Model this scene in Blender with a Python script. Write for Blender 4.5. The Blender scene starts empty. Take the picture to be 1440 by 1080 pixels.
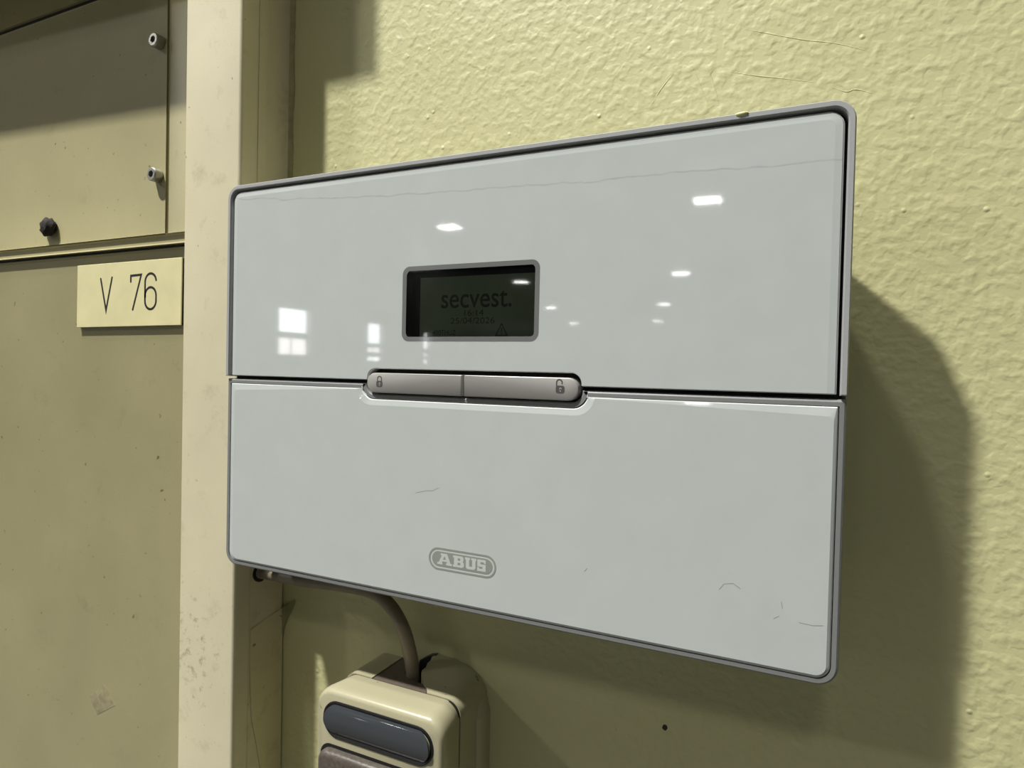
import bpy, bmesh, math, random
from mathutils import Vector, Matrix, noise as mnoise
random.seed(7)
S = bpy.context.scene
COL = S.collection
Z0 = 1.40                      # height of the panel's lower edge above the hall floor (m)

# ------------------------------------------------------------------ camera
cam_d = bpy.data.cameras.new('camera'); cam = bpy.data.objects.new('camera', cam_d); COL.objects.link(cam)
cam_d.sensor_width = 36.0; cam_d.lens = 22.5; cam_d.clip_start = 0.01; cam_d.clip_end = 200
rt = Vector((0.9040762, 0.4267758, 0.0225548)); up = Vector((-0.0288408, 0.0082705, 0.9995498)); fw = Vector((-0.4263971, 0.9043196, -0.0197858))
m = Matrix.Identity(4)
for i in range(3):
    m[i][0] = rt[i]; m[i][1] = up[i]; m[i][2] = -fw[i]
m.translation = Vector((0.289298, -0.298092, 1.508631))
cam.matrix_world = m
S.camera = cam

# ------------------------------------------------------------------ world, light, exposure
w = bpy.data.worlds.new('hall_air'); S.world = w; w.use_nodes = True
bg = w.node_tree.nodes['Background']
bg.inputs['Color'].default_value = (0.93, 0.97, 1.0, 1); bg.inputs['Strength'].default_value = 0.10
S.view_settings.view_transform = 'Standard'
S.view_settings.look = 'None'
S.view_settings.gamma = 1.0
S.view_settings.use_curve_mapping = False
S.view_settings.exposure = 0.0

def area(name, loc, power, sx, sy, col=(1, .985, .95)):
    d = bpy.data.lights.new(name, 'AREA'); d.shape = 'RECTANGLE'; d.size = sx; d.size_y = sy
    d.energy = power; d.color = col
    o = bpy.data.objects.new(name, d); o.location = loc; COL.objects.link(o)
    return o
LAMP_A = (-1.40, -1.85, 5.46)
LAMP_B = (-0.66, -1.20, 5.46)
LAMP_C = (0.70, -4.30, 5.46)
LAMP_D = (-6.30, -4.70, 5.46)
area('lamp_light', LAMP_A, 405, 0.22, 0.16)
area('lamp_light', LAMP_B, 55, 0.22, 0.16)
area('lamp_light', LAMP_C, 26, 0.56, 0.44)
area('lamp_light', LAMP_D, 140, 0.56, 0.44)

# ------------------------------------------------------------------ materials
def new_mat(name):
    mt = bpy.data.materials.new(name); mt.use_nodes = True
    nt = mt.node_tree
    return mt, nt, nt.nodes['Principled BSDF']
def N(nt, t, **kw):
    n = nt.nodes.new(t)
    for k, v in kw.items():
        if hasattr(n, k): setattr(n, k, v)
        else: n.inputs[k].default_value = v
    return n
def L(nt, a, b): nt.links.new(a, b)
def simple(name, col, rough=0.5, metal=0.0, grain=0.0, gscale=900, bump=0.0, spec=None, coat=0.0):
    mt, nt, b = new_mat(name)
    b.inputs['Roughness'].default_value = rough; b.inputs['Metallic'].default_value = metal
    if spec is not None: b.inputs['Specular IOR Level'].default_value = spec
    if coat: b.inputs['Coat Weight'].default_value = coat; b.inputs['Coat Roughness'].default_value = 0.05
    b.inputs['Base Color'].default_value = (*col, 1)
    if grain or bump:
        tc = N(nt, 'ShaderNodeTexCoord'); nz = N(nt, 'ShaderNodeTexNoise', Scale=gscale, Detail=4.0)
        L(nt, tc.outputs['Object'], nz.inputs['Vector'])
        if grain:
            rp = N(nt, 'ShaderNodeValToRGB')
            rp.color_ramp.elements[0].position = 0.3; rp.color_ramp.elements[1].position = 0.7
            rp.color_ramp.elements[0].color = (*[c*(1-grain) for c in col], 1)
            rp.color_ramp.elements[1].color = (*[min(1, c*(1+grain)) for c in col], 1)
            L(nt, nz.outputs['Fac'], rp.inputs['Fac']); L(nt, rp.outputs['Color'], b.inputs['Base Color'])
        if bump:
            bp = N(nt, 'ShaderNodeBump', Strength=bump, Distance=0.0005)
            L(nt, nz.outputs['Fac'], bp.inputs['Height']); L(nt, bp.outputs['Normal'], b.inputs['Normal'])
    return mt
def painted_metal(name, col, dirt, dirt_amount=0.62, rough=0.42, speck=0.70, grime=None):
    """old enamel: slow tone drift, smudges and small dark chips"""
    mt, nt, b = new_mat(name)
    b.inputs['Roughness'].default_value = rough
    tc = N(nt, 'ShaderNodeTexCoord')
    n1 = N(nt, 'ShaderNodeTexNoise', Scale=14.0, Detail=3.0); n2 = N(nt, 'ShaderNodeTexNoise', Scale=48.0, Detail=7.0, Roughness=0.7)
    n3 = N(nt, 'ShaderNodeTexNoise', Scale=190.0, Detail=2.0)
    n4 = N(nt, 'ShaderNodeTexNoise', Scale=1500.0, Detail=2.0)
    for n in (n1, n2, n3, n4): L(nt, tc.outputs['Object'], n.inputs['Vector'])
    r1 = N(nt, 'ShaderNodeValToRGB')
    r1.color_ramp.elements[0].position = 0.25; r1.color_ramp.elements[1].position = 0.75
    r1.color_ramp.elements[0].color = (*[c*0.90 for c in col], 1); r1.color_ramp.elements[1].color = (*[min(1, c*1.08) for c in col], 1)
    L(nt, n1.outputs['Fac'], r1.inputs['Fac'])
    def layer(prev, fac_out, lo, hi, colr, amt):
        rp = N(nt, 'ShaderNodeMapRange'); rp.inputs['From Min'].default_value = lo; rp.inputs['From Max'].default_value = hi
        rp.inputs['To Min'].default_value = 0; rp.inputs['To Max'].default_value = amt
        L(nt, fac_out, rp.inputs['Value'])
        mx = N(nt, 'ShaderNodeMix', data_type='RGBA'); mx.inputs[7].default_value = (*colr, 1)
        L(nt, rp.outputs['Result'], mx.inputs[0]); L(nt, prev, mx.inputs[6])
        return mx.outputs[2]
    c = layer(r1.outputs['Color'], n2.outputs['Fac'], dirt_amount-0.06, dirt_amount+0.12, dirt, 0.38)
    c = layer(c, n3.outputs['Fac'], speck+0.02, speck+0.06, tuple(d*0.35 for d in dirt), 0.75)
    if grime:      # a rubbed, speckled patch of its own place: (centre, radius)
        vd = N(nt, 'ShaderNodeVectorMath', operation='DISTANCE'); vd.inputs[1].default_value = grime[0]
        L(nt, tc.outputs['Object'], vd.inputs[0])
        ma = N(nt, 'ShaderNodeMapRange'); ma.inputs['From Min'].default_value = grime[1]; ma.inputs['From Max'].default_value = 0.0; ma.inputs['To Max'].default_value = 0.16
        L(nt, vd.outputs['Value'], ma.inputs['Value'])
        n5 = N(nt, 'ShaderNodeTexNoise', Scale=160.0, Detail=6.0, Roughness=0.75); L(nt, tc.outputs['Object'], n5.inputs['Vector'])
        ad = N(nt, 'ShaderNodeMath', operation='ADD'); L(nt, ma.outputs['Result'], ad.inputs[0]); L(nt, n5.outputs['Fac'], ad.inputs[1])
        c = layer(c, ad.outputs[0], 0.66, 0.80, tuple(d*0.6 for d in dirt), 0.7)
    c = layer(c, n4.outputs['Fac'], 0.45, 0.75, tuple(x*0.8 for x in col), 0.35)
    L(nt, c, b.inputs['Base Color'])
    bp = N(nt, 'ShaderNodeBump', Strength=0.18, Distance=0.0006)
    L(nt, n2.outputs['Fac'], bp.inputs['Height']); L(nt, bp.outputs['Normal'], b.inputs['Normal'])
    return mt
def plaster():
    mt, nt, b = new_mat('green_plaster_paint')
    b.inputs['Roughness'].default_value = 0.48
    tc = N(nt, 'ShaderNodeTexCoord')
    big = N(nt, 'ShaderNodeTexNoise', Scale=7.0, Detail=3.0)
    L(nt, tc.outputs['Object'], big.inputs['Vector'])
    rp = N(nt, 'ShaderNodeValToRGB')
    rp.color_ramp.elements[0].position = 0.3; rp.color_ramp.elements[1].position = 0.75
    rp.color_ramp.elements[0].color = (0.545, 0.52, 0.265, 1); rp.color_ramp.elements[1].color = (0.60, 0.58, 0.315, 1)
    L(nt, big.outputs['Fac'], rp.inputs['Fac'])
    sm = N(nt, 'ShaderNodeTexNoise', Scale=28.0, Detail=5.0)        # sparse grubby spots
    L(nt, tc.outputs['Object'], sm.inputs['Vector'])
    mr = N(nt, 'ShaderNodeMapRange'); mr.inputs['From Min'].default_value = 0.68; mr.inputs['From Max'].default_value = 0.80; mr.inputs['To Max'].default_value = 0.5
    L(nt, sm.outputs['Fac'], mr.inputs['Value'])
    mx = N(nt, 'ShaderNodeMix', data_type='RGBA'); mx.inputs[7].default_value = (0.40, 0.38, 0.22, 1)
    L(nt, mr.outputs['Result'], mx.inputs[0]); L(nt, rp.outputs['Color'], mx.inputs[6])
    L(nt, mx.outputs[2], b.inputs['Base Color'])
    # relief: roller stipple, finer grain, slow waviness and trowel ridges
    st = N(nt, 'ShaderNodeTexNoise', Scale=200.0, Detail=1.6, Roughness=0.5, Distortion=0.15)
    fi = N(nt, 'ShaderNodeTexNoise', Scale=520.0, Detail=2.0)
    wv = N(nt, 'ShaderNodeTexNoise', Scale=22.0, Detail=3.0)
    mp = N(nt, 'ShaderNodeMapping'); mp.inputs['Rotation'].default_value = (0, 0.25, 0); mp.inputs['Scale'].default_value = (9, 1, 95)
    L(nt, tc.outputs['Object'], mp.inputs['Vector'])
    tr = N(nt, 'ShaderNodeTexNoise', Scale=1.0, Detail=4.0, Distortion=0.6)
    for n in (st, fi, wv): L(nt, tc.outputs['Object'], n.inputs['Vector'])
    L(nt, mp.outputs['Vector'], tr.inputs['Vector'])
    pw = N(nt, 'ShaderNodeMapRange'); pw.inputs['From Min'].default_value = 0.42; pw.inputs['From Max'].default_value = 0.72
    L(nt, st.outputs['Fac'], pw.inputs['Value'])
    def mad(a, k, add=None):
        n = N(nt, 'ShaderNodeMath', operation='MULTIPLY_ADD'); n.inputs[1].default_value = k
        L(nt, a, n.inputs[0])
        if add is None: n.inputs[2].default_value = 0
        else: L(nt, add, n.inputs[2])
        return n.outputs[0]
    h = mad(pw.outputs['Result'], 0.42); h = mad(fi.outputs['Fac'], 0.14, h); h = mad(wv.outputs['Fac'], 0.8, h); h = mad(tr.outputs['Fac'], 0.2, h)
    vo = N(nt, 'ShaderNodeTexVoronoi', Scale=62.0); L(nt, tc.outputs['Object'], vo.inputs['Vector'])     # scattered pips of paint
    vr = N(nt, 'ShaderNodeMapRange'); vr.inputs['From Min'].default_value = 0.075; vr.inputs['From Max'].default_value = 0.02
    L(nt, vo.outputs['Distance'], vr.inputs['Value'])
    h = mad(vr.outputs['Result'], 0.45, h)
    bp = N(nt, 'ShaderNodeBump', Strength=0.6, Distance=0.0009)
    L(nt, h, bp.inputs['Height']); L(nt, bp.outputs['Normal'], b.inputs['Normal'])
    return mt
def panel_glass():
    """white back-painted glossy sheet; old film edge left along its upper part, faint rub marks"""
    mt, nt, b = new_mat('pale_glossy_sheet')
    b.inputs['IOR'].default_value = 1.5
    tc = N(nt, 'ShaderNodeTexCoord'); sp = N(nt, 'ShaderNodeSeparateXYZ')
    L(nt, tc.outputs['Object'], sp.inputs[0])
    nz = N(nt, 'ShaderNodeTexNoise', Scale=70.0, Detail=4.0); L(nt, tc.outputs['Object'], nz.inputs['Vector'])
    base = N(nt, 'ShaderNodeValToRGB')
    base.color_ramp.elements[0].position = 0.3; base.color_ramp.elements[1].position = 0.7
    base.color_ramp.elements[0].color = (0.49, 0.525, 0.505, 1); base.color_ramp.elements[1].color = (0.51, 0.545, 0.525, 1)
    L(nt, nz.outputs['Fac'], base.inputs['Fac'])
    # the film edge: height (m, above panel foot) 0.203 - 0.019*(x/0.3)^0.4 plus wobble
    def M(op, a, bb=None):
        n = N(nt, 'ShaderNodeMath', operation=op)
        if hasattr(a, 'node'): L(nt, a, n.inputs[0])
        else: n.inputs[0].default_value = a
        if bb is not None:
            if hasattr(bb, 'node'): L(nt, bb, n.inputs[1])
            else: n.inputs[1].default_value = bb
        return n.outputs[0]
    xp = M('POWER', M('MAXIMUM', M('DIVIDE', sp.outputs['X'], 0.3), 0.0), 0.4)
    zl = M('SUBTRACT', 0.203, M('MULTIPLY', xp, 0.019))
    wob = M('MULTIPLY', M('SUBTRACT', nz.outputs['Fac'], 0.5), 0.004)
    dz = M('SUBTRACT', M('ADD', sp.outputs['Z'], wob), zl)
    line = M('SUBTRACT', 1.0, M('MINIMUM', M('DIVIDE', M('ABSOLUTE', dz), 0.0005), 1.0))
    fine = N(nt, 'ShaderNodeTexNoise', Scale=160.0, Detail=3.0); L(nt, tc.outputs['Object'], fine.inputs['Vector'])
    lm = M('MULTIPLY', line, M('MULTIPLY', fine.outputs['Fac'], 0.75))
    mx = N(nt, 'ShaderNodeMix', data_type='RGBA'); mx.inputs[7].default_value = (0.25, 0.28, 0.28, 1)
    L(nt, lm, mx.inputs[0]); L(nt, base.outputs['Color'], mx.inputs[6])
    L(nt, mx.outputs[2], b.inputs['Base Color'])
    above = M('GREATER_THAN', dz, 0.0)
    rg = M('ADD', M('MULTIPLY', above, 0.10), 0.035)
    L(nt, rg, b.inputs['Roughness'])
    return mt
def clear_pane():
    mt = bpy.data.materials.new('clear_pane'); mt.use_nodes = True; nt = mt.node_tree
    nt.nodes.remove(nt.nodes['Principled BSDF'])
    out = nt.nodes['Material Output']
    tr = N(nt, 'ShaderNodeBsdfTransparent'); tr.inputs['Color'].default_value = (0.72, 0.76, 0.72, 1)
    gl = N(nt, 'ShaderNodeBsdfGlossy'); gl.inputs['Roughness'].default_value = 0.03
    fr = N(nt, 'ShaderNodeFresnel', IOR=1.5); mix = N(nt, 'ShaderNodeMixShader')
    L(nt, fr.outputs[0], mix.inputs[0]); L(nt, tr.outputs[0], mix.inputs[1]); L(nt, gl.outputs[0], mix.inputs[2])
    L(nt, mix.outputs[0], out.inputs[0])
    return mt
def emit(name, col, st):
    mt, nt, b = new_mat(name)
    b.inputs['Base Color'].default_value = (0.8, 0.8, 0.8, 1)
    b.inputs['Emission Color'].default_value = (*col, 1); b.inputs['Emission Strength'].default_value = st
    return mt

M_WALL = plaster()
M_GLASS = panel_glass()
M_PANE = clear_pane()
M_EDGE = simple('edge_highlight', (0.74, 0.76, 0.74), 0.25)  # pale colour stands in for light caught along the cut glass edge
M_POST = painted_metal('cream_enamel', (0.65, 0.595, 0.41), (0.27, 0.225, 0.12), 0.62, 0.42, 0.735, ((-0.022, -0.0187, 1.335), 0.075))
M_CAB = painted_metal('olive_beige_enamel', (0.37, 0.335, 0.18), (0.19, 0.155, 0.07), 0.66)
M_TAPE = painted_metal('yellowed_film', (0.62, 0.57, 0.36), (0.22, 0.19, 0.09))
M_SIGN = simple('ivory_laminate', (0.70, 0.64, 0.36), 0.42, grain=0.05, gscale=60)
M_BLACK = simple('black_plastic', (0.008, 0.008, 0.008), 0.45)
M_INK = simple('black_engraving', (0.012, 0.011, 0.01), 0.5)
M_GAP = simple('shadow_gap_black', (0.012, 0.011, 0.008), 0.7)
M_FRAME = simple('rim_plastic_shaded', (0.20, 0.205, 0.20), 0.5, grain=0.03)  # lower rim, colour darkened to read as shaded
M_FRAME_UP = simple('rim_plastic_lit', (0.36, 0.365, 0.36), 0.45, grain=0.03)  # upper rim of the same plastic, colour lightened to read as lit
M_SHELL = simple('grey_shell_plastic', (0.30, 0.31, 0.31), 0.5)
M_BTN = simple('matt_silver_button', (0.40, 0.39, 0.365), 0.38, metal=0.25, grain=0.03, gscale=2500)
M_ICON = simple('dark_grey_print', (0.085, 0.085, 0.083), 0.3)
M_ICON_L = simple('icon_light', (0.34, 0.33, 0.31), 0.4)
M_DFRAME = simple('grey_glossy_print', (0.165, 0.17, 0.165), 0.06)
M_LCD = simple('lcd_olive', (0.50, 0.58, 0.41), 0.35, grain=0.10, gscale=60)
M_LCDTXT = simple('lcd_dark_segments', (0.10, 0.13, 0.085), 0.4)
M_LOGO = simple('taupe_print', (0.27, 0.285, 0.25), 0.06)
M_LOGO_L = simple('pale_print', (0.52, 0.55, 0.52), 0.06)
M_STEEL = simple('zinc_steel', (0.42, 0.41, 0.37), 0.42, metal=0.9)
M_RUST = simple('tarred_brown', (0.016, 0.011, 0.008), 0.85, grain=0.5, gscale=600, bump=0.6)
M_CABLE = simple('taupe_pvc', (0.215, 0.18, 0.125), 0.42, grain=0.10, gscale=150)
M_SWITCH = painted_metal('ivory_plastic', (0.43, 0.40, 0.26), (0.28, 0.23, 0.13), 0.66, 0.30)
M_LENS = simple('smoked_lens', (0.045, 0.05, 0.055), 0.05)
M_LID = simple('brown_grey_plastic', (0.085, 0.072, 0.058), 0.42, grain=0.25, gscale=500, bump=0.35)
M_GLAND = simple('brown_rubber', (0.115, 0.093, 0.072), 0.5, grain=0.15, gscale=400)
M_CHIP = simple('green_paint_blob', (0.58, 0.57, 0.27), 0.4)
M_FLOOR = simple('screed_floor', (0.11, 0.11, 0.105), 0.6, grain=0.12, gscale=3)
M_CEIL = simple('ceiling_paint', (0.22, 0.22, 0.21), 0.8, grain=0.03, gscale=2)
M_HALL = simple('hall_wall_paint', (0.32, 0.33, 0.30), 0.8, grain=0.04, gscale=1.5)
M_SKYP = emit('bright_window_pane', (0.93, 0.97, 1.0), 14)
M_SKYW = emit('bright_window_pane_warm', (1.0, 0.93, 0.92), 11)
M_LAMPE = emit('lamp_diffuser_glow', (1.0, 0.99, 0.96), 55)
M_HOUSE = simple('lamp_housing_white', (0.7, 0.7, 0.7), 0.5)

# ------------------------------------------------------------------ mesh helpers (all shapes in mm, panel foot-left on the wall = origin)
def P(x, y, z): return Vector((x/1000.0, y/1000.0, Z0 + z/1000.0))
ORG = {}
def thing(name, label, cat, at, group=None):
    o = bpy.data.objects.new(name, None); o.empty_display_size = 0.02
    COL.objects.link(o); o.location = at; ORG[o] = Vector(at)
    o['label'] = label; o['category'] = cat
    if group: o['group'] = group
    return o
def tag(o, label, cat, group=None):
    o['label'] = label; o['category'] = cat
    if group: o['group'] = group
    return o
def obj(name, bm, mat, parent=None, kind=None, label=None, angle=32):
    bmesh.ops.remove_doubles(bm, verts=bm.verts, dist=1e-7)
    bmesh.ops.recalc_face_normals(bm, faces=bm.faces)
    for f in bm.faces: f.smooth = True
    for e in bm.edges:
        if len(e.link_faces) == 2: e.smooth = e.calc_face_angle(0) < math.radians(angle)
        else: e.smooth = False
    org = Vector((0, 0, 0))
    if parent is not None:
        org = ORG[parent]
    me = bpy.data.meshes.new(name); 
    # every mesh keeps the panel-foot origin for its textures by a stored offset: local = world - parent origin
    for v in bm.verts: v.co -= org
    bm.to_mesh(me); bm.free()
    me.materials.append(mat)
    o = bpy.data.objects.new(name, me); COL.objects.link(o)
    if parent is not None: o.parent = parent
    ORG[o] = org
    if kind: o['kind'] = kind
    if label: o['label'] = label
    return o
def rpoly(pts, seg=8):
    """pts: (x, z, r) polygon -> list of (x, z) with rounded corners"""
    out = []; n = len(pts)
    for i in range(n):
        x, z, r = pts[i]; a = Vector(pts[i-1][:2]); b = Vector((x, z)); c = Vector(pts[(i+1) % n][:2])
        if r <= 0: out.append((x, z)); continue
        u = (a-b).normalized(); v = (c-b).normalized()
        half = math.acos(max(-1, min(1, u.dot(v))))/2
        t = r/math.tan(half); p1 = b+u*t; p2 = b+v*t
        ctr = b+(u+v).normalized()*(r/math.sin(half))
        a1 = math.atan2(p1.y-ctr.y, p1.x-ctr.x); a2 = math.atan2(p2.y-ctr.y, p2.x-ctr.x)
        d = (a2-a1+math.pi) % (2*math.pi)-math.pi
        for k in range(seg+1):
            q = a1+d*k/seg; out.append((ctr.x+r*math.cos(q), ctr.y+r*math.sin(q)))
    res = []
    for p in out:
        if not res or (abs(p[0]-res[-1][0])+abs(p[1]-res[-1][1])) > 1e-5: res.append(p)
    if abs(res[0][0]-res[-1][0])+abs(res[0][1]-res[-1][1]) < 1e-5: res.pop()
    return res
def rrect(x0, z0, x1, z1, r, seg=8):
    return rpoly([(x0, z0, r), (x1, z0, r), (x1, z1, r), (x0, z1, r)], seg)
def ccw(loop):
    s = sum(loop[i-1][0]*loop[i][1]-loop[i][0]*loop[i-1][1] for i in range(len(loop)))
    return loop if s > 0 else loop[::-1]
def inset(loop, d):
    if abs(d) < 1e-9: return list(loop)
    n = len(loop); res = []
    for i in range(n):
        p = Vector(loop[i]); a = (p-Vector(loop[i-1])).normalized(); b = (Vector(loop[(i+1) % n])-p).normalized()
        na = Vector((-a.y, a.x)); nb = Vector((-b.y, b.x)); s = na+nb
        s = s/(1+na.dot(nb)) if (1+na.dot(nb)) > 0.2 else na
        res.append((p.x+s.x*d, p.y+s.y*d))
    return res
def loft(bm, loop, prof, cap_last=True, cap_first=False, hole=None):
    """prof: list of (inset, y). Walls between successive outlines; caps are filled (last one may carry a hole)"""
    loop = ccw(loop); rings = []
    for d, y in prof:
        rings.append([bm.verts.new(P(x, y, z)) for x, z in inset(loop, d)])
    n = len(loop)
    for a, b in zip(rings, rings[1:]):
        for i in range(n):
            j = (i+1) % n
            bm.faces.new((a[i], a[j], b[j], b[i]))
    def cap(ring, hl, y):
        es = [bm.edges.get((ring[i], ring[(i+1) % n])) or bm.edges.new((ring[i], ring[(i+1) % n])) for i in range(n)]
        if hl:
            hv = [bm.verts.new(P(x, y, z)) for x, z in hl]
            es += [bm.edges.new((hv[i], hv[(i+1) % len(hv)])) for i in range(len(hv))]
        bmesh.ops.triangle_fill(bm, edges=es, use_beauty=True)
    if cap_last: cap(rings[-1], hole, prof[-1][1])
    if cap_first: cap(rings[0], None, prof[0][1])
    return rings
def ring_loft(bm, loop, prof):
    """closed ring section: the profile's first and last outlines are joined as well"""
    loop = ccw(loop); n = len(loop); rings = [[bm.verts.new(P(x, y, z)) for x, z in inset(loop, d)] for d, y in prof]
    for a, b in zip(rings, rings[1:]+rings[:1]):
        for i in range(n):
            j = (i+1) % n; bm.faces.new((a[i], a[j], b[j], b[i]))
def box(bm, x0, x1, y0, y1, z0, z1, bev=0.0, seg=2):
    r = bmesh.ops.create_cube(bm, size=1.0); vs = r['verts']
    c = P((x0+x1)/2, (y0+y1)/2, (z0+z1)/2)
    for v in vs: v.co = Vector((c.x+v.co.x*(x1-x0)/1000, c.y+v.co.y*(y1-y0)/1000, c.z+v.co.z*(z1-z0)/1000))
    if bev:
        es = set(e for v in vs for e in v.link_edges)
        bmesh.ops.bevel(bm, geom=list(es), offset=bev/1000, segments=seg, profile=0.5, affect='EDGES')
def plate(bm, loop, yb, yf, ch=0.15):
    loft(bm, loop, [(0, yb), (0, yf+ch), (ch, yf)], True, True)
def stroke(bm, pts, wd, yb, yf, seg=8):
    """flat engraved stroke: a ribbon with round ends along a polyline in the x-z plane"""
    h = wd/2; Lf = []; Rt = []; n = len(pts)
    for i in range(n):
        p = Vector(pts[i]); a = (p-Vector(pts[i-1])).normalized() if i > 0 else None; b = (Vector(pts[i+1])-p).normalized() if i < n-1 else None
        a = a or b; b = b or a
        na = Vector((-a.y, a.x)); nb = Vector((-b.y, b.x)); s = na+nb; k = 1+na.dot(nb)
        s = s/k if k > 0.12 else na
        Lf.append(p+s*h); Rt.append(p-s*h)
    e = (Vector(pts[-1])-Vector(pts[-2])).normalized(); ea = math.atan2(e.y, e.x)
    s0 = (Vector(pts[0])-Vector(pts[1])).normalized(); sa = math.atan2(s0.y, s0.x)
    for c, a0 in ((Vector(pts[-1]), ea), (Vector(pts[0]), sa)):
        lp = [(c.x+h*math.cos(a0-math.pi/2+math.pi*k/seg), c.y+h*math.sin(a0-math.pi/2+math.pi*k/seg)) for k in range(seg+1)]
        loft(bm, lp, [(0, yb), (0, yf)], True, False)
    for i in range(n-1):
        q = [Lf[i], Rt[i], Rt[i+1], Lf[i+1]]
        loft(bm, [(v.x, v.y) for v in q], [(0, yb), (0, yf)], True, False)
def tube(bm, pts, r, seg=14, caps=True):
    pts = [Vector(p) for p in pts]; prev = None; rings = []
    up_ = Vector((0, 1, 0))
    for i, p in enumerate(pts):
        t = (pts[min(i+1, len(pts)-1)]-pts[max(i-1, 0)]).normalized()
        u = (up_-t*up_.dot(t)).normalized(); v = t.cross(u)
        rr = r[i] if isinstance(r, (list, tuple)) else r
        rings.append([bm.verts.new(P(*(p+u*rr*math.cos(2*math.pi*k/seg)+v*rr*math.sin(2*math.pi*k/seg)))) for k in range(seg)])
    for a, b in zip(rings, rings[1:]):
        for k in range(seg): bm.faces.new((a[k], a[(k+1) % seg], b[(k+1) % seg], b[k]))
    if caps: bm.faces.new(rings[0][::-1]); bm.faces.new(rings[-1])
def catmull(pts, n=8):
    pts = [Vector(p) for p in pts]; q = [pts[0]*2-pts[1]]+pts+[pts[-1]*2-pts[-2]]; out = []
    for i in range(1, len(q)-2):
        for k in range(n):
            t = k/n; a, b, c, d = q[i-1], q[i], q[i+1], q[i+2]
            out.append(0.5*((2*b)+(c-a)*t+(2*a-5*b+4*c-d)*t*t+(3*b-a-3*c+d)*t**3))
    out.append(pts[-1]); return out
def circ(cx, cz, r, n=20, a0=0, a1=360):
    return [(cx+r*math.cos(math.radians(a0+(a1-a0)*k/n)), cz+r*math.sin(math.radians(a0+(a1-a0)*k/n))) for k in range(n+(0 if abs(a1-a0) >= 360 else 1))]
def text_bm(bm, s, x0, x1, z0, z1, yf, bold=0.0):
    """flat lettering fitted to a rectangle (builtin font)"""
    cu = bpy.data.curves.new('lettering', 'FONT'); cu.body = s; cu.fill_mode = 'FRONT'; cu.offset = bold
    to = bpy.data.objects.new('lettering', cu); COL.objects.link(to)
    dg = bpy.context.evaluated_depsgraph_get(); dg.update()
    me = bpy.data.meshes.new_from_object(to.evaluated_get(dg))
    xs = [v.co.x for v in me.vertices]; ys = [v.co.y for v in me.vertices]
    ax, bx, ay, by = min(xs), max(xs), min(ys), max(ys)
    vs = [bm.verts.new(P(x0+(v.co.x-ax)/(bx-ax)*(x1-x0), yf, z0+(v.co.y-ay)/(by-ay)*(z1-z0))) for v in me.vertices]
    for pl in me.polygons:
        try: bm.faces.new([vs[i] for i in pl.vertices])
        except ValueError: pass
    bpy.data.objects.remove(to); bpy.data.meshes.remove(me); bpy.data.curves.remove(cu)
def B(): return bmesh.new()

# ================================================================== THE SETTING
bm = B(); box(bm, -3000, 4000, 0, 200, -1400, 4200)
obj('wall_back', bm, M_WALL, kind='structure')
bm = B(); box(bm, -10300, 9000, -56000, 200, -1500, -1400)
obj('floor', bm, M_FLOOR, kind='structure')
bm = B(); box(bm, -22000, 9000, -56000, 200, 4200, 4350)
obj('ceiling', bm, M_CEIL, kind='structure')
bm = B()
# hall wall on the left with its window openings: built as piers, sills and lintels so the panes sit in real holes
WIN = [(-9.98, -10.93, 1.77, 2.76), (-12.98, -13.64, 1.70, 2.66), (-15.55, -15.94, 1.69, 2.59), (-17.70, -17.94, 1.75, 2.41)]
def wbox(bm, x0, x1, y0, y1, z0, z1): box(bm, x0*1000, x1*1000, y0*1000, y1*1000, (z0-Z0)*1000, (z1-Z0)*1000)
ys = [0.2]
for (a, b, _, _) in WIN: ys += [a, b]
ys.append(-19.0)
for i in range(0, len(ys), 2): wbox(bm, -10.25, -10.0, ys[i+1], ys[i], 0.0, 5.6)
for (a, b, z0, z1) in WIN:
    wbox(bm, -10.25, -10.0, b, a, 0.0, z0); wbox(bm, -10.25, -10.0, b, a, z1, 5.6)
obj('wall_left', bm, M_HALL, kind='structure')
PANES = [[(2.26, 2.76), (1.77, 2.12)], [(2.16, 2.66), (1.92, 2.05), (1.70, 1.80)], [(2.12, 2.59), (1.90, 1.97), (1.69, 1.79)], [(2.08, 2.41), (1.75, 1.86)]]
for i, ((a, b, z0, z1), rows) in enumerate(zip(WIN, PANES)):
    bm = B()
    for (r0, r1), (q0, q1) in zip(rows, rows[1:]): wbox(bm, -10.2, -10.1, b, a, q1, r0)          # rails between the panes
    wbox(bm, -10.2, -10.1, b, b+0.02, z0, z1); wbox(bm, -10.2, -10.1, a-0.02, a, z0, z1)
    fr = obj('window_%d' % (i+1), bm, M_HALL, kind='structure')
    for k, (r0, r1) in enumerate(rows):
        mid = (a+b)/2
        parts = [(b+0.02, a-0.02)] if k == 0 else [(b+0.02, mid-0.012), (mid+0.012, a-0.02)]
        for (p0, p1) in parts:
            bm = B(); wbox(bm, -10.16, -10.14, p0, p1, r0, r1)
            obj('pane', bm, M_SKYW if k == 1 else M_SKYP, fr)
        if k:
            bm = B(); wbox(bm, -10.17, -10.12, mid-0.012, mid+0.012, r0, r1); obj('mullion', bm, M_HALL, fr)

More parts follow.
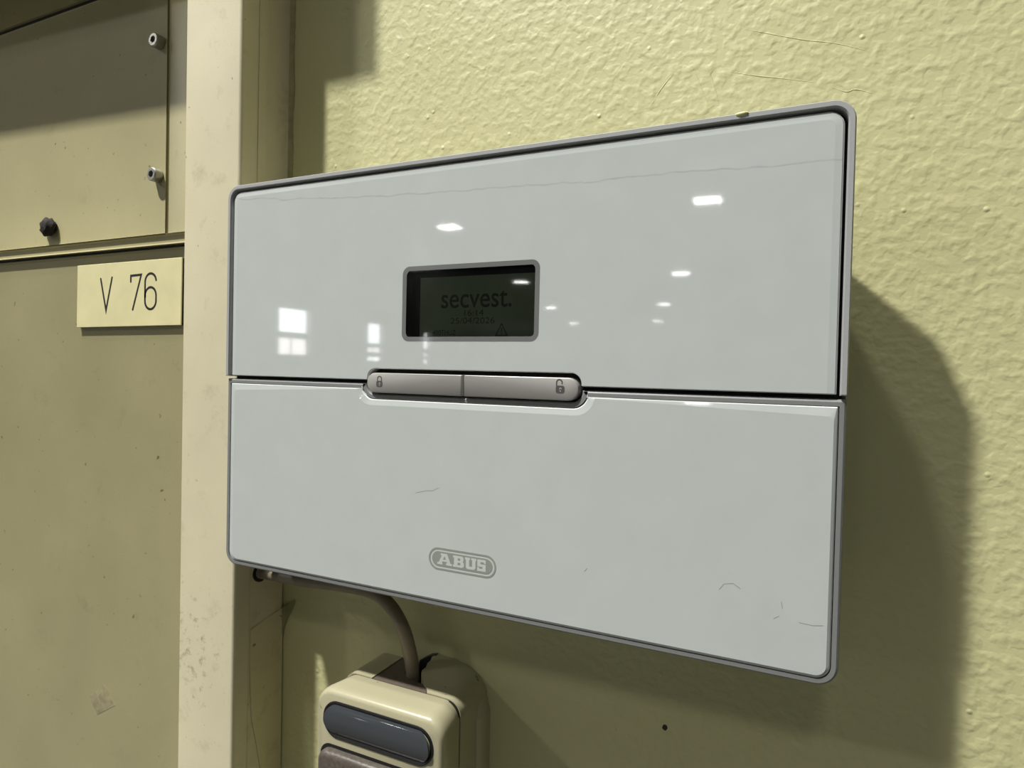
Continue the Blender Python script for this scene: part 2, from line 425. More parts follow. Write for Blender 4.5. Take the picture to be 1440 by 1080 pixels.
# ------------------------------------------------------------------ ceiling lamps of the hall (two receding rows, mirrored in the panel) and the two above the wall
def hall_lamp(x, y, label, sx=0.56, sy=0.44, mat=None, group=None):
    t = thing('ceiling_lamp', label, 'lamp', (x, y, 5.60), group)
    bm = B(); box(bm, (x-sx/2-0.03)*1000, (x+sx/2+0.03)*1000, (y-sy/2-0.03)*1000, (y+sy/2+0.03)*1000, 4110, 4200, 8)
    obj('housing', bm, M_HOUSE, t)
    bm = B(); box(bm, (x-sx/2)*1000, (x+sx/2)*1000, (y-sy/2)*1000, (y+sy/2)*1000, 4098, 4110)
    obj('diffuser', bm, mat or M_LAMPE, t)
for x, y, lb in [(-2.02, -14.93, 'ceiling lamp mirrored as the large white patch at the upper right of the panel'),
                 (-4.58, -25.47, 'ceiling lamp mirrored right of the display as the flat oval glint'),
                 (-7.55, -36.34, 'ceiling lamp mirrored as the upper of two small dashes right of the display'),
                 (-10.44, -47.95, 'ceiling lamp mirrored as the lower of two small dashes right of the display'),
                 (-9.08, -15.32, 'ceiling lamp mirrored as the white patch just above the display'),
                 (-11.71, -25.91, 'ceiling lamp mirrored inside the dark display at its upper right'),
                 (-14.60, -36.82, 'ceiling lamp mirrored as the dot just right of the display frame'),
                 (-17.47, -48.99, 'ceiling lamp mirrored as the tiny dash above the right button')]:
    hall_lamp(x, y, lb, 0.56 if y > -20 else 0.62, 0.44)
M_OFF = simple('opal_cover', (0.8, 0.8, 0.78), 0.4)
for (x, y, z), lb in ((LAMP_A, 'ceiling lamp high above the cabinet, throwing the hard panel shadow'), (LAMP_B, 'ceiling lamp closest to the green wall, high above the panel'),
                       (LAMP_C, 'ceiling lamp behind the viewer, first of the row straight ahead of the panel'), (LAMP_D, 'ceiling lamp behind the viewer, first of the row towards the windows')):
    sx_, sy_ = (0.30, 0.24) if z > 5.4 and y < -3 else (0.17, 0.13)
    t = thing('ceiling_lamp', lb, 'lamp', (x, y, 5.60))
    bm = B(); box(bm, (x-sx_)*1000, (x+sx_)*1000, (y-sy_)*1000, (y+sy_)*1000, 4075, 4200, 8); obj('housing', bm, M_HOUSE, t)

# ================================================================== CABINET (left)
cab = thing('electrical_cabinet', 'olive beige sheet metal cabinet with bolted cover plate, left of the cream post', 'cabinet', P(-400, -15, -1400))
bm = B(); box(bm, -900, -51.0, 0, -16, -1400, 900); obj('carcass', bm, M_GAP, cab)
cov = None
bm = B(); box(bm, -880, -76.6, -16, -30, 189.4, 347.3, 0.7); cov = obj('cover_plate', bm, M_CAB, cab)
bm = B(); box(bm, -880, -76.6, -16, -30, 350.9, 700, 0.7); obj('upper_cover', bm, M_CAB, cab)
bm = B(); box(bm, -74.9, -50.8, -16, -30, 189.2, 700, 0.6); obj('side_strip', bm, M_CAB, cab)
bm = B(); box(bm, -880, -50.8, -16, -32.2, 181.6, 187.6, 1.6, 3); obj('ledge', bm, M_CAB, cab)
bm = B(); box(bm, -880, -50.8, -16, -30, -1380, 179.6, 1.6, 3); obj('door', bm, M_CAB, cab)
bm = B(); box(bm, -860, -90, -30, -77, 366, 415, 2)
for v in bm.verts: v.co.z -= 0.048*(v.co.x+0.09)          # unseen added block, tilted so its cast shadow drops towards the post
obj('cabinet_shadow_caster', bm, M_CAB, cab)
for q in ((-76.7, -74.8, 189.0, 700), (-880, -76.5, 347.2, 351.0), (-880, -50.8, 187.4, 189.5), (-880, -50.8, 179.4, 181.8)):
    bm = B(); box(bm, q[0], q[1], -16, -28.9, q[2], q[3]); obj('gap_shade', bm, M_BLACK, cab)  # black strips stand in for the shade inside the gaps between plates
def bolt(x, z):
    bm = B(); yb = -30.2; Lh = 5.4; R = 4.2; n = 28
    # knurled socket head with a hexagonal well
    prof = [(R-0.15, yb), (R, yb-0.4), (R, yb-Lh+0.7), (R-0.55, yb-Lh)]
    rings = [[bm.verts.new(P(x+r*math.cos(2*math.pi*k/n), y, z+r*math.sin(2*math.pi*k/n))) for k in range(n)] for r, y in prof]
    for a, b in zip(rings, rings[1:]):
        for k in range(n): bm.faces.new((a[k], a[(k+1) % n], b[(k+1) % n], b[k]))
    hx = [(x+2.25*math.cos(math.radians(60*k+15)), z+2.25*math.sin(math.radians(60*k+15))) for k in range(6)]
    hv = [bm.verts.new(P(hx[k][0], yb-Lh, hx[k][1])) for k in range(6)]; hb = [bm.verts.new(P(hx[k][0], yb-Lh+3.2, hx[k][1])) for k in range(6)]
    es = [bm.edges.get((rings[-1][k], rings[-1][(k+1) % n])) for k in range(n)]+[bm.edges.new((hv[k], hv[(k+1) % 6])) for k in range(6)]
    bmesh.ops.triangle_fill(bm, edges=es, use_beauty=True)
    for k in range(6): bm.faces.new((hv[k], hv[(k+1) % 6], hb[(k+1) % 6], hb[k]))
    bm.faces.new(hb)
    o = obj('bolt', bm, M_STEEL, cov)
    bm = B(); loft(bm, hx, [(0.02, yb-Lh+2.6), (0.05, yb-Lh+2.5)], True); obj('bolt_socket', bm, M_BLACK, cov)
bolt(-83.2, 307.2); bolt(-83.6, 225.2)
# tarred stump of a bolt low on the cover plate
bm = B(); bmesh.ops.create_icosphere(bm, subdivisions=3, radius=1.0)
for v in bm.verts:
    n_ = mnoise.noise(v.co*2.3)*0.28+mnoise.noise(v.co*6)*0.12
    c = v.co*(1+n_); v.co = P(-194.6+c.x*6.8, -33.0+c.y*3.8, 201.4+c.z*6.4)
obj('worn_bolt', bm, M_RUST, cov, label='black crusted bolt stump', angle=60)
# grey film corner and diamond of old glue on the door
bm = B(); loft(bm, [(-132.2, -106.3), (-120.9, -117.4), (-139.4, -128.2), (-148.8, -118.4)], [(0, -29.9), (0, -30.12), (0.3, -30.15)], True)
obj('glue_mark', bm, simple('old_glue', (0.30, 0.262, 0.15), 0.6, grain=0.2, gscale=300), cab)

# ------------------------------------------------------------------ sign plate
sg = thing('sign', 'small ivory engraved plate reading V 76 on the cabinet door', 'sign', P(-110, -30, 131.5))
lp = [(-161.6, 131.5), (-58.6, 132.1), (-58.2, 173.1), (-161.1, 173.1)]
bm = B(); loft(bm, lp, [(0.25, -30.05), (0.25, -32.1)], True, True); obj('black_core', bm, M_BLACK, sg)
bm = B(); loft(bm, lp, [(0, -32.1), (0, -32.5), (0.25, -32.7)], True, True); obj('face', bm, M_SIGN, sg)
yb, yf = -32.68, -32.74
bm = B(); stroke(bm, [(-136.0, 163.2), (-130.3, 142.4), (-124.4, 163.6)], 1.5, yb, yf); obj('letter', bm, M_INK, sg)
bm = B(); stroke(bm, [(-105.6, 160.2), (-105.6, 163.9), (-95.6, 164.2), (-103.5, 142.4)], 1.5, yb, yf); obj('digit', bm, M_INK, sg)
six = circ(-86.6, 159.4, 5.2, 14, 10, 180)
six += [(-91.8, 147.6)]+[(-86.6+5.2*math.cos(math.radians(a)), 147.6+5.3*math.sin(math.radians(a))) for a in range(195, 361, 15)]
six += [(-81.4, 150.8)]+[(-86.6+5.2*math.cos(math.radians(a)), 150.8+5.2*math.sin(math.radians(a))) for a in range(15, 180, 15)]+[(-91.6, 150.0)]
bm = B(); stroke(bm, six, 1.5, yb, yf); obj('digit', bm, M_INK, sg)

# ------------------------------------------------------------------ cream post
post = thing('frame_post', 'cream painted metal post with scuffed front between cabinet and green wall', 'post', P(-27, -19, -1400))
bm = B()
pl = rpoly([(-50, -1.0, 0), (-50, -37.7, 0.6), (-5, -37.7, 2.2), (-5, -1.0, 0)], 6)   # plan outline (x, y)
r0 = [bm.verts.new(P(x, y, -1400)) for x, y in pl]; r1 = [bm.verts.new(P(x, y, 900)) for x, y in pl]
for i in range(len(pl)): bm.faces.new((r0[i], r0[(i+1) % len(pl)], r1[(i+1) % len(pl)], r1[i]))
bm.faces.new(r0); bm.faces.new(r1)
obj('post_body', bm, M_POST, post)
bm = B(); box(bm, -49, -6, 0, -1.1, -1400, 900); obj('back_gap', bm, M_GAP, post)
bm = B(); box(bm, -5.2, -4.55, -19.9, -25.4, 40, 900, 0.2); obj('side_trim', bm, M_POST, post)
bm = B(); box(bm, -5.2, -4.8, -26.2, -26.9, -1400, 40, 0.1); obj('side_seam', bm, M_TAPE, post)
# loose yellowed film on the post's flank below the panel
def flank(bm, pts, x0, x1):
    a = [bm.verts.new(P(x0, y, z)) for y, z in pts]; b = [bm.verts.new(P(x1(y, z), y, z)) for y, z in pts]; n = len(pts)
    for i in range(n): bm.faces.new((a[i], a[(i+1) % n], b[(i+1) % n], b[i]))
    bm.faces.new(a); bm.faces.new(b)
bm = B(); fl = [(-25.7, -46), (-14, -43.6), (-1.2, -41.2), (-1.0, -61), (-0.9, -100), (-0.9, -170), (-11, -170), (-16.5, -136), (-20.5, -116), (-24.2, -100), (-25.4, -82), (-26.2, -60)]
flank(bm, fl, -5.1, lambda y, z: -4.35); obj('peeling_film', bm, M_TAPE, post)
bm = B()                                                # its curled tip standing off towards the wall
tip = [(-4.6, -1.6, -41.0), (-1.6, -1.2, -39.6), (3.2, -0.6, -36.6), (5.6, -0.5, -34.6), (2.6, -0.5, -41.5), (-0.6, -0.6, -46.8), (-3.4, -0.8, -53.5), (-4.4, -1.2, -58)]
va = [bm.verts.new(P(*p)) for p in tip]; vb = [bm.verts.new(P(p[0], p[1]-0.35, p[2])) for p in tip]
for i in range(len(tip)): bm.faces.new((va[i], va[(i+1) % len(tip)], vb[(i+1) % len(tip)], vb[i]))
for i in range(1, len(tip)-1): bm.faces.new((va[0], va[i], va[i+1])); bm.faces.new((vb[0], vb[i], vb[i+1]))
obj('film_tip', bm, simple('dark_film_tip', (0.24, 0.23, 0.105), 0.5), post)  # coloured darker than the rest of the film
# sealant along the corner above the panel
bm = B(); prev = None; zz = 180
va = []
while zz < 392:
    e = -2.4+1.2*mnoise.noise(Vector((zz*0.045, 0, 3)))+0.5*mnoise.noise(Vector((zz*0.21, 2, 1)))
    va.append((bm.verts.new(P(-5.3, 0, zz)), bm.verts.new(P(-5.3, -2.2, zz)), bm.verts.new(P(-5.3+(e+5.3)*0.75, -1.0, zz)), bm.verts.new(P(e, -0.15, zz)), bm.verts.new(P(e, 0.2, zz))))
    zz += 3
for a, b in zip(va, va[1:]):
    for i in range(4): bm.faces.new((a[i], a[i+1], b[i+1], b[i]))
obj('sealant_bead', bm, simple('old_sealant', (0.33, 0.30, 0.14), 0.5, grain=0.15, gscale=200), post, angle=70)
bm = B(); tube(bm, [(-5.4, -19, -14), (-4.2, -19, -14)], 5.6, 20); obj('cable_hole_shade', bm, M_BLACK, post)  # black disc stands in for the dark inside of the cable hole

# ================================================================== CABLE
cb = B()
tube(cb, catmull([(-12, -19, -14), (4, -19.4, -13.6), (30, -20, -13.0), (58, -20, -11.2), (78, -20, -11.6), (89.5, -19.8, -17), (97, -19, -27), (100.2, -17, -39), (101.0, -14.8, -50), (101.1, -13.4, -60)], 8), 3.65, 18)
tag(obj('cable', cb, M_CABLE), 'taupe round cable running under the panel and bending down into the switch box', 'cable')

# ================================================================== SWITCH BOX
sw = thing('switch_box', 'ivory surface mounted switch box with smoked label window and brown lid', 'switch', P(103, 0, -150))
XL, XR, ZT, ZB = 67.5, 138.2, -53.4, -150.0
NX0, NX1 = 84.5, 118.5
base_lp = rpoly([(XL, ZB, 9), (XR, ZB, 9), (XR, ZT, 8.0), (NX1, ZT, 0), (NX1, ZT-11, 0), (NX0, ZT-11, 0), (NX0, ZT, 0), (XL, ZT, 6.5)], 8)
bm = B(); loft(bm, base_lp, [(0, 0), (0, -27.6)], True, True); obj('base', bm, M_SWITCH, sw)
bm = B(); loft(bm, rrect(XL+0.5, ZB+1, XR-0.5, ZT-0.45, 7), [(0, -27.4), (0, -29.0)], True, False); obj('seam_gap', bm, M_GAP, sw)
bm = B(); 
loft(bm, rpoly([(XR-4, ZB, 0), (XR+2.4, ZB, 2), (XR+2.4, -70, 6), (XR-0.3, -60, 4), (XR-4, -60, 0)], 6), [(0, 0), (0, -6), (1.0, -9), (2.4, -11)], True, True); obj('base_flange', bm, M_SWITCH, sw)
# brown membrane strip in the top opening, torn away on the right
def top_slab(pts, z0, z1, bev=0.0):
    bm = B(); a = [bm.verts.new(P(x, y, z0)) for x, y in pts]; b = [bm.verts.new(P(x, y, z1)) for x, y in pts]; n = len(pts)
    for i in range(n): bm.faces.new((a[i], a[(i+1) % n], b[(i+1) % n], b[i]))
    for ring in (a, b):
        es = [bm.edges.get((ring[i], ring[(i+1) % n])) for i in range(n)]
        bmesh.ops.triangle_fill(bm, edges=es, use_beauty=True)
    return bm
obj('gland_plate', top_slab([(84.8, -27.6), (118.2, -27.6), (115.0, -22.8), (112, -20.2), (101.0, -18.6), (95.6, -14), (95.0, 0), (84.8, 0)], ZT-4, ZT-0.5), M_GLAND, sw)
bm = B(); rows = []                                  # the torn right half of the opening, humped up towards the wall
for y, xl in ((-27.6, 118.5), (-25.4, 117.2), (-23.2, 115.0), (-20.8, 112.0), (-18.4, 109.6), (-15.6, 107.2), (-14.2, 106.7), (-12.0, 107.6), (-9.2, 106.8), (-7.2, 107.4), (-4.6, 106.6), (-2.2, 107.2), (-0.3, 106.4)):
    t = (y+27.6)/27.6; up_ = t*t*(3-2*t)
    rows.append([bm.verts.new(P(x, y, z)) for x, z in ((xl, ZT-9), (xl, ZT+0.05+6.9*up_), (max(xl+2, 119), ZT+0.05+6.2*up_), (127, ZT+0.05+4.6*up_), (131.2, ZT-0.15+2.6*up_), (134.6, ZT-1.6+0.9*up_), (137.2, ZT-4.6))])
for a, b in zip(rows, rows[1:]):
    for i in range(6): bm.faces.new((a[i], a[i+1], b[i+1], b[i]))
obj('torn_tongue', bm, M_SWITCH, sw, angle=50)
bm = B(); box(bm, NX0, NX1, 0, -27, ZT-11.2, ZT-9, 0); obj('opening_floor', bm, M_BLACK, sw)
bm = B(); loft(bm, [(97.5, -64), (108, -64), (108, -46.2), (104.5, -47.0), (101, -49.0), (97.5, -51.5)], [(0, -0.3), (0, -2.6), (0.4, -3.0)], True, True); obj('rubber_flap', bm, M_BLACK, sw)
# cover
cov_lp = rrect(64.6, ZB, 139.8, ZT-0.05, 9.5, 10)
bm = B(); rings = []; cc = ccw(cov_lp)
for fl, d, y in ((1, 0.1, -28.3), (0.96, 0, -29.0), (0.55, 0, -35), (0, 0, -41), (0, 0, -43.6), (0, 0.35, -45.2), (0, 1.2, -46.4), (0, 2.6, -47.0)):
    # the sides flare outward from the seam to the front
    rings.append([bm.verts.new(P(102.2+(x-102.2)*(1-fl*0.064)+fl*0.6, y, z)) for x, z in inset(cc, d)])
n = len(cc)
for a, b in zip(rings, rings[1:]):
    for i in range(n): bm.faces.new((a[i], a[(i+1) % n], b[(i+1) % n], b[i]))
bm.faces.new(rings[0]); bm.faces.new(rings[-1])
obj('cover', bm, M_SWITCH, sw)
wl = rrect(69.6, -77.2, 135.0, -58.4, 9.2, 12)
bm = B(); ring_loft(bm, wl, [(0, -46.9), (0.1, -47.4), (0.7, -47.6), (1.9, -47.1), (2.0, -46.5)]); obj('window_rim', bm, M_BLACK, sw)
bm = B(); rows = []; zc, hh = -67.8, 7.8               # a lens bowed from top to bottom
for k in range(25):
    t = math.sin(math.pi/2*(k/12.0-1)); z = zc+hh*t; xe = math.sqrt(max(0.0, 1-t*t))*hh
    rows.append([bm.verts.new(P(x, -46.95-2.3*(1-t*t), z)) for x in (71.2+hh-xe, 133.4-hh+xe)])
for a, b in zip(rows, rows[1:]): bm.faces.new((a[0], a[1], b[1], b[0]))
obj('label_window', bm, M_LENS, sw, label='smoked glossy label window', angle=80)
bm = B(); loft(bm, rrect(68.2, ZB+2, 137.0, -80.8, 6, 8), [(0, -46.8), (0, -47.25)], True, True); obj('lid_gap', bm, M_BLACK, sw)
bm = B(); loft(bm, rrect(69.4, ZB+3, 135.8, -82.4, 5.5, 8), [(0, -46.9), (0, -49.6), (0.4, -50.6), (1.4, -51.4), (3.0, -51.8)], True, True); obj('lid', bm, M_LID, sw, label='dark brown grey hinged lid')

# ================================================================== ALARM PANEL
pn = thing('control_panel', 'glossy pale grey wall control panel with small dark display and silver button bar', 'control panel', P(0, 0, 0))
D = -50.0
outer = rrect(0, 0, 300, 205, 7.5, 10)
# back shell: full size just behind the front, drawn in towards the wall
bm = B()
o2 = ccw(outer); rings = []
for y, ix, iz in ((-0.1, 19, 31), (-36.5, 0.3, 0.4), (-38.2, 0.2, 0.3)):
    rings.append([bm.verts.new(P(150+(x-150)*(150-(ix if x > 150 else ix*0.15))/150, y, 102.5+(z-102.5)*(102.5-iz)/102.5)) for x, z in o2])
for a, b in zip(rings, rings[1:]):
    for i in range(len(o2)): bm.faces.new((a[i], a[(i+1) % len(o2)], b[(i+1) % len(o2)], b[i]))
bm.faces.new(rings[0]); bm.faces.new(rings[-1])
obj('back_shell', bm, M_SHELL, pn)
bm = B(); loft(bm, inset(ccw(outer), 1.6), [(0, -38.1), (0, -43.6)], True, False); obj('inner_tray', bm, M_GAP, pn)
rim_prof = [(0, -38.2), (0, -48.2), (0.25, -49.2), (0.8, -49.8), (1.5, -50.0)]
# upper bezel: a U of rim open at its foot
k_out = rpoly([(0, 102.7, 0), (300, 102.7, 0), (300, 205, 7.5), (0, 205, 7.5)], 10)
u_lp = []
for x, z in ccw(k_out): u_lp.append((x, z))
# outer path from bottom-right up round to bottom-left, then back along the inside
op = [p for p in u_lp if not (abs(p[1]-102.7) < 1e-6)]
ip = [p for p in inset(ccw(rpoly([(0, 60, 0), (300, 60, 0), (300, 205, 7.5), (0, 205, 7.5)], 10)), 2.5) if p[1] > 100]
uu = [(300, 102.7)]+op+[(0, 102.7), (2.5, 102.7)]+ip[::-1]+[(297.5, 102.7)]
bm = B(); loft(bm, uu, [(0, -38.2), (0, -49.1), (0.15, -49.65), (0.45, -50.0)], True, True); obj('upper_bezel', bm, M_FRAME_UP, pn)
# lower bezel: full ring, its top edge dips round the button bar
low = rpoly([(0, 0, 7.5), (300, 0, 7.5), (300, 101.4, 0), (203.4, 101.4, 0), (203.4, 96.5, 4.6), (94.2, 96.5, 4.6), (94.2, 101.4, 0), (0, 101.4, 0)], 10)
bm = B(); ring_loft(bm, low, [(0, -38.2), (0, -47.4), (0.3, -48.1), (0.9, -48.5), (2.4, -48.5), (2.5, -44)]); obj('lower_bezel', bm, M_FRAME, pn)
# glossy fronts with bevelled edges
gp = [(0, -43.5), (0, -48.1), (0.25, -48.45), (2.7, -49.15), (3.0, -49.18)]
up_lp = rpoly([(3.5, 103.0, 0.4), (95.0, 103.0, 0.6), (95.0, 108.4, 4.4), (203.0, 108.4, 4.4), (203.0, 103.0, 0.6), (296.5, 103.0, 0.4), (296.5, 201.6, 5.5), (3.5, 201.6, 5.5)], 10)
up_prof = [(0, -43.5), (0, -48.6), (0.2, -48.9), (1.1, -49.16), (1.25, -49.18)]
dw = rrect(116.5, 123.3, 181.7, 154.2, 2.2, 8)
bm = B()
up_c = ccw(up_lp)
def up_ring(ins, y): 
    # the side and top bevels are broad, the foot's is narrow
    lp = inset(up_c, min(ins, 0.38)); out = []
    for x, z in lp:
        wx = max(0, ins-0.38)
        nx = x; nz = z
        if x < 9: nx = x+wx*(1-(x-3.5)/5.5)
        if x > 291: nx = x-wx*(1-(296.5-x)/5.5)
        if z > 196: nz = z-wx*(1-(201.6-z)/5.6)
        out.append((nx, nz))
    return [bm.verts.new(P(x, y, z)) for x, z in out]
rg = [up_ring(a, y) for a, y in ((0.38, -48.6), (0.6, -48.92), (2.8, -49.14), (3.2, -49.18))]
n = len(up_c)
for a, b in zip(rg, rg[1:]):
    for i in range(n): bm.faces.new((a[i], a[(i+1) % n], b[(i+1) % n], b[i]))
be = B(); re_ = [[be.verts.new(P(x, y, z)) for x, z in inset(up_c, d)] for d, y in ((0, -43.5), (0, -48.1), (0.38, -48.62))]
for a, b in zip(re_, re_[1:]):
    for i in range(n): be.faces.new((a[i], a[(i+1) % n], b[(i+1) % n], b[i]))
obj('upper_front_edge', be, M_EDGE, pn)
hv = [bm.verts.new(P(x, -49.18, z)) for x, z in dw]; hb = [bm.verts.new(P(x, -43.5, z)) for x, z in dw]
es = [bm.edges.get((rg[-1][i], rg[-1][(i+1) % n])) for i in range(n)]+[bm.edges.new((hv[i], hv[(i+1) % len(hv)])) for i in range(len(hv))]
bmesh.ops.triangle_fill(bm, edges=es, use_beauty=True)
obj('upper_front', bm, M_GLASS, pn, label='upper glossy pale front', angle=2.5)
bm = B(); hr = [[bm.verts.new(P(x, y, z)) for x, z in dw] for y in (-49.16, -43.5)]
for i in range(len(dw)): bm.faces.new((hr[0][i], hr[0][(i+1) % len(dw)], hr[1][(i+1) % len(dw)], hr[1][i]))
obj('display_well', bm, M_BLACK, pn)
lo_lp = rpoly([(3.1, 2.6, 5.2), (297.3, 2.6, 5.2), (297.3, 98.9, 0.5), (206.0, 98.9, 0), (205.6, 93.9, 6.6), (92.0, 93.9, 6.6), (91.6, 98.9, 0), (3.1, 98.9, 0.5)], 10)
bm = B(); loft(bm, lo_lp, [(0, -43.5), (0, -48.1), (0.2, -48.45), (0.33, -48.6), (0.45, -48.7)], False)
# broad bevel carried by explicit inner outline
lo_in = rpoly([(6.2, 3.9, 3.6), (296.0, 3.9, 3.8), (296.0, 95.4, 2.0), (208.6, 95.4, 1.5), (208.0, 91.0, 8.5), (89.6, 91.0, 8.5), (89.0, 95.4, 1.5), (6.2, 95.4, 2.0)], 10)
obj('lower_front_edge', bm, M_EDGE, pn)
bm = B()
o_ = [bm.verts.new(P(x, -48.7, z)) for x, z in inset(ccw(lo_lp), 0.45)]; i_ = [bm.verts.new(P(x, -49.18, z)) for x, z in ccw(lo_in)]
es = [bm.edges.new((v[i], v[(i+1) % len(v)])) for v in (o_, i_) for i in range(len(v))]
bmesh.ops.triangle_fill(bm, edges=es, use_beauty=True)
es = [bm.edges.get((i_[i], i_[(i+1) % len(i_)])) for i in range(len(i_))]
bmesh.ops.triangle_fill(bm, edges=es, use_beauty=True)
obj('lower_front', bm, M_GLASS, pn, label='lower glossy pale front', angle=2.5)
# display
bm = B(); loft(bm, dw, [(0.02, -49.0), (0.03, -49.17)], True); obj('display_pane', bm, M_PANE, pn)
dfo = rrect(114.3, 121.4, 183.8, 156.2, 3.8, 8)
bm = B(); ring_loft(bm, dfo, [(0, -49.15), (0.03, -49.21), (2.15, -49.21), (2.2, -49.15)]); obj('display_frame', bm, M_DFRAME, pn, label='grey printed frame round the display')
bm = B(); box(bm, 116.6, 121.0, -43.5, -44.5, 123.4, 154.1); box(bm, 121.0, 181.6, -43.5, -44.5, 151.4, 154.1); obj('display_mask', bm, M_BLACK, pn)
bm = B(); box(bm, 121.0, 181.6, -43.5, -44.3, 123.4, 151.4); lcd = obj('display_screen', bm, M_LCD, pn, label='dim olive screen')
ty = -44.36
bm = B(); text_bm(bm, 'secvest.', 132.6, 168.6, 136.9, 144.4, ty, 0.008); obj('screen_lettering', bm, M_LCDTXT, lcd)
bm = B(); text_bm(bm, '16:14', 145.0, 154.8, 133.2, 136.0, ty); obj('screen_lettering', bm, M_LCDTXT, lcd)
bm = B(); text_bm(bm, '25/04/2026', 137.8, 160.4, 129.8, 132.5, ty); obj('screen_lettering', bm, M_LCDTXT, lcd)
bm = B(); text_bm(bm, '400THUZ', 128.4, 140.6, 124.6, 127.0, ty); obj('screen_lettering', bm, M_LCDTXT, lcd)
bm = B()
tri = [(163.9, 129.6), (161.1, 124.3), (166.8, 124.3)]
for a, b in zip(tri, tri[1:]+tri[:1]): stroke(bm, [a, b], 0.5, -44.32, ty, 4)
stroke(bm, [(163.95, 127.8), (163.95, 126.2)], 0.5, -44.32, ty, 4); loft(bm, circ(163.95, 125.2, 0.3, 8), [(0, -44.32), (0, ty)])
obj('warning_triangle', bm, M_LCDTXT, lcd)
# buttons
bz0, bz1 = 97.0, 106.5
bp = [(0, -43.6), (0, -49.5), (0.15, -49.8), (0.5, -50.0)]
lb = rpoly([(95.3, bz0, 4.6), (147.6, bz0, 0.3), (147.6, bz1, 0.3), (95.3, bz1, 4.6)], 10)
rb = rpoly([(148.6, bz0, 0.3), (202.3, bz0, 4.6), (202.3, bz1, 4.6), (148.6, bz1, 0.3)], 10)
bm = B(); loft(bm, lb, bp, True); b1 = obj('button', bm, M_BTN, pn, label='left silver button with closed padlock')
bm = B(); loft(bm, rb, bp, True); b2 = obj('button', bm, M_BTN, pn, label='right silver button with open padlock')
def padlock(cx, cz, s, opened, parent):
    bm = B(); y0, y1 = -49.98, -50.04
    loft(bm, rrect(cx-1.75*s, cz-2.3*s, cx+1.75*s, cz+0.6*s, 0.9*s, 5), [(0, y0), (0, y1)])
    if not opened: arc = [(cx-1.1*s, cz+0.5*s)]+circ(cx, cz+1.5*s, 1.1*s, 10, 180, 0)+[(cx+1.1*s, cz+0.5*s)]
    else: arc = [(cx-1.45*s, cz+0.5*s)]+circ(cx-0.35*s, cz+1.7*s, 1.1*s, 10, 180, 0)+[(cx+0.72*s, cz+1.35*s)]
    stroke(bm, arc, 0.5*s, y0, y1, 5)
    obj('padlock_icon', bm, M_ICON, parent)
    bm = B(); loft(bm, circ(cx+0.1*s, cz-0.6*s, 0.5*s, 10), [(0, -50.03), (0, -50.08)]); stroke(bm, [(cx+0.1*s, cz-0.7*s), (cx+0.1*s, cz-1.5*s)], 0.45*s, -50.03, -50.08, 4)
    obj('keyhole_icon', bm, M_ICON_L, parent)
padlock(102.7, 102.1, 1.05, False, b1); padlock(194.4, 102.5, 1.12, True, b2)
# printed badge on the lower front
bm = B(); ring_loft(bm, rrect(131.7, 17.5, 166.3, 27.7, 5.09, 14), [(0, -49.16), (0.02, -49.26), (0.85, -49.26), (0.87, -49.16)]); obj('badge_ring', bm, M_LOGO, pn)
bm = B(); loft(bm, rrect(133.5, 19.2, 164.5, 26.0, 3.39, 14), [(0, -49.16), (0.02, -49.26)]); obj('badge_field', bm, M_LOGO, pn)
bm = B()
zb, zt = 20.1, 25.2
def glyph(bm, outer, holes=()):
    es = []
    for lp in (outer,)+tuple(holes):
        vs = [bm.verts.new(P(x, -49.30, z)) for x, z in lp]; vb = [bm.verts.new(P(x, -49.2, z)) for x, z in lp]
        es += [bm.edges.new((vs[i], vs[(i+1) % len(vs)])) for i in range(len(vs))]
        for i in range(len(vs)): bm.faces.new((vs[i], vs[(i+1) % len(vs)], vb[(i+1) % len(vs)], vb[i]))
    bmesh.ops.triangle_fill(bm, edges=es, use_beauty=True)
glyph(bm, [(136.3, zb), (139.1, zb), (139.1, zb+.95), (138.7, zb+.95), (138.95, zb+1.5), (141.3, zb+1.5), (141.55, zb+.95), (141.0, zb+.95), (141.0, zb), (144.1, zb), (144.1, zb+.95), (143.3, zb+.95), (141.5, zt), (138.1, zt), (138.1, zt-.9), (138.7, zt-.9), (137.1, zb+.95), (136.3, zb+.95)],
      [[(139.3, zb+2.35), (140.95, zb+2.35), (140.15, zt-1.1)]])
glyph(bm, [(144.6, zb), (149.3, zb), (150.2, zb+.6), (150.2, zb+2.1), (149.6, zb+2.65), (150.0, zb+3.2), (150.0, zt-.6), (149.2, zt), (144.6, zt), (144.6, zt-.95), (145.1, zt-.95), (145.1, zb+.95), (144.6, zb+.95)],
      [[(147, zb+1.0), (148.4, zb+1.0), (148.4, zb+2.1), (147, zb+2.1)], [(147, zb+3.0), (148.3, zb+3.0), (148.3, zt-1.0), (147, zt-1.0)]])
glyph(bm, [(150.7, zt), (153.3, zt), (153.3, zt-.9), (152.9, zt-.9), (152.9, zb+1.2), (154.4, zb+1.2), (154.4, zt-.9), (153.9, zt-.9), (153.9, zt), (156.5, zt), (156.5, zt-.9), (156.1, zt-.9), (156.1, zb+.8), (155.4, zb), (151.9, zb), (151.2, zb+.8), (151.2, zt-.9), (150.7, zt-.9)])
glyph(bm, [(157, zt), (161.2, zt), (161.2, zt-1.6), (160.3, zt-1.6), (160.3, zt-1.1), (158.6, zt-1.1), (158.6, zb+3.1), (161.2, zb+3.1), (161.2, zb), (157, zb), (157, zb+1.7), (157.9, zb+1.7), (157.9, zb+1.1), (159.6, zb+1.1), (159.6, zb+2.0), (157, zb+2.0)])
obj('badge_lettering', bm, M_LOGO_L, pn)
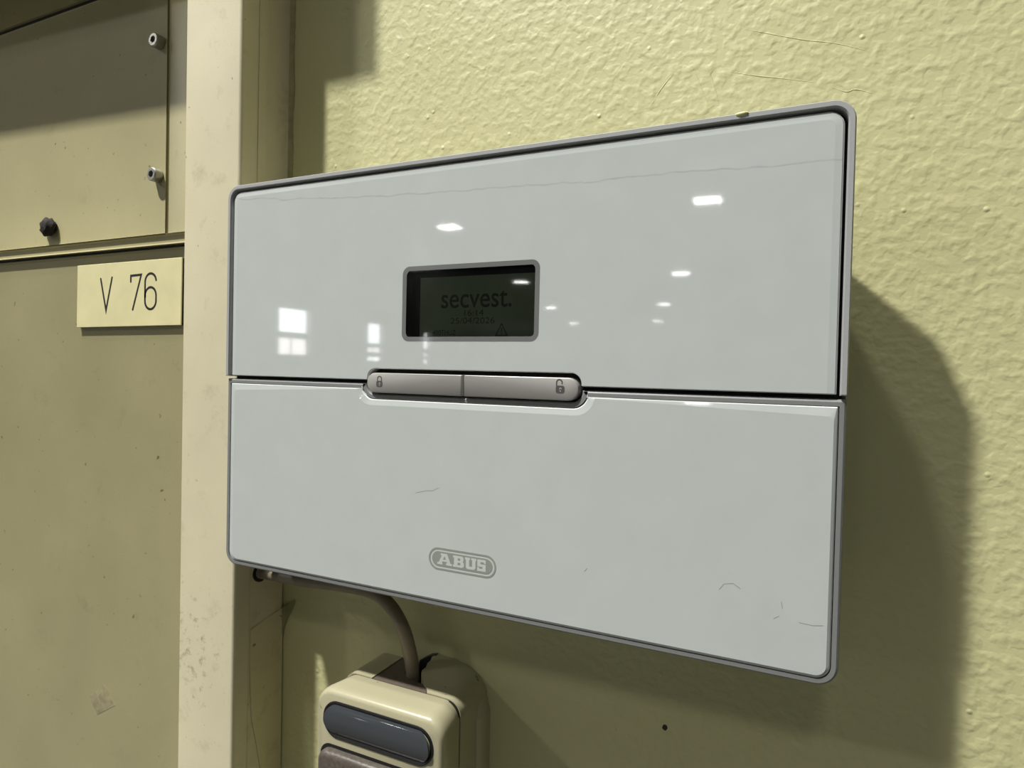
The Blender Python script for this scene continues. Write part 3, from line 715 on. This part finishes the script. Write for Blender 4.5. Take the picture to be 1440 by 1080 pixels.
# blob of wall paint on the upper rim and a scuff on the right one
bm = B(); bmesh.ops.create_icosphere(bm, subdivisions=2, radius=1.0)
for v in bm.verts:
    c = v.co*(1+0.3*mnoise.noise(v.co*2)); v.co = P(262.8+c.x*2.7, -49.4+c.y*1.3, 204.6+c.z*0.95)
obj('paint_blob', bm, M_CHIP, pn, label='dried green paint blob', angle=60)

M_SCUFF = simple('grey_scuff', (0.27, 0.285, 0.27), 0.4)
for pts in ([(123.9, 51.3), (129.7, 52.9), (133, 53.2), (136.1, 54.8)], [(206.6, 27.5), (207.8, 28.9)], [(278.6, 21.4), (280.3, 22.6)], [(281.0, 28.0), (281.4, 25.6)], [(287.0, 21.5), (291.5, 21.3), (294.6, 21.9)], [(259.5, 28.8), (261.2, 31.2), (264.4, 31.9), (267.0, 30.3)]):
    bm = B(); stroke(bm, pts, 0.24, -49.16, -49.20, 3); obj('scuff_mark', bm, M_SCUFF, pn)
bm = B(); loft(bm, [(231.3+1.3*math.cos(a*0.7)*(1+0.2*math.sin(a*3)), -55.3+1.5*math.sin(a*0.7)) for a in range(9)], [(0, 0.1), (0.1, -0.12)], True)
obj('nail_hole', bm, M_BLACK, bpy.data.objects['wall_back'])
t = thing('side_shadow_caster', 'unseen grey upright block above the panel, added to shadow the wall beside the post', 'shadow caster', P(3, -30, 399))  # out of view, added to cast the wall shadow beside the post
bm = B(); box(bm, -2.4, 11, -0.3, -52, 399, 900, 0.8); obj('caster_core', bm, M_SHELL, t)
bm = B(); box(bm, -30, 11.6, -47, -60, 399, 900, 1.0); obj('lid', bm, M_SHELL, t)  # reaches over the post to close the lit stripe in that shadow

RIDGES = [[(253.2, 262.4), (267.1, 256.8), (281.2, 251.3), (294.7, 246.9), (311.0, 239.2)], [(250.4, 243.7), (261.8, 239.8), (274.7, 236.1), (286.3, 232.6)],
          [(292.0, 229.8), (297.9, 226.8), (301.7, 227.1), (310.7, 223.0)], [(235.9, 247.9), (239.2, 239.3), (243.5, 229.1)], [(240.4, 251.8), (245.1, 238.3), (247.8, 228.5)],
          [(216.9, 233.3), (221.6, 240.7), (227.9, 247.7)]]
for pts in RIDGES:
    bm = B(); pp = catmull([(x, 0.15, z) for x, z in pts], 4); tube(bm, pp, [0.14+0.16*math.sin(math.pi*(k+0.5)/len(pp))+0.1*mnoise.noise(Vector((k*0.7, 0, pts[0][0]))) for k in range(len(pp))], 8)
    obj('paint_ridge', bm, M_WALL, bpy.data.objects['wall_back'], angle=60)
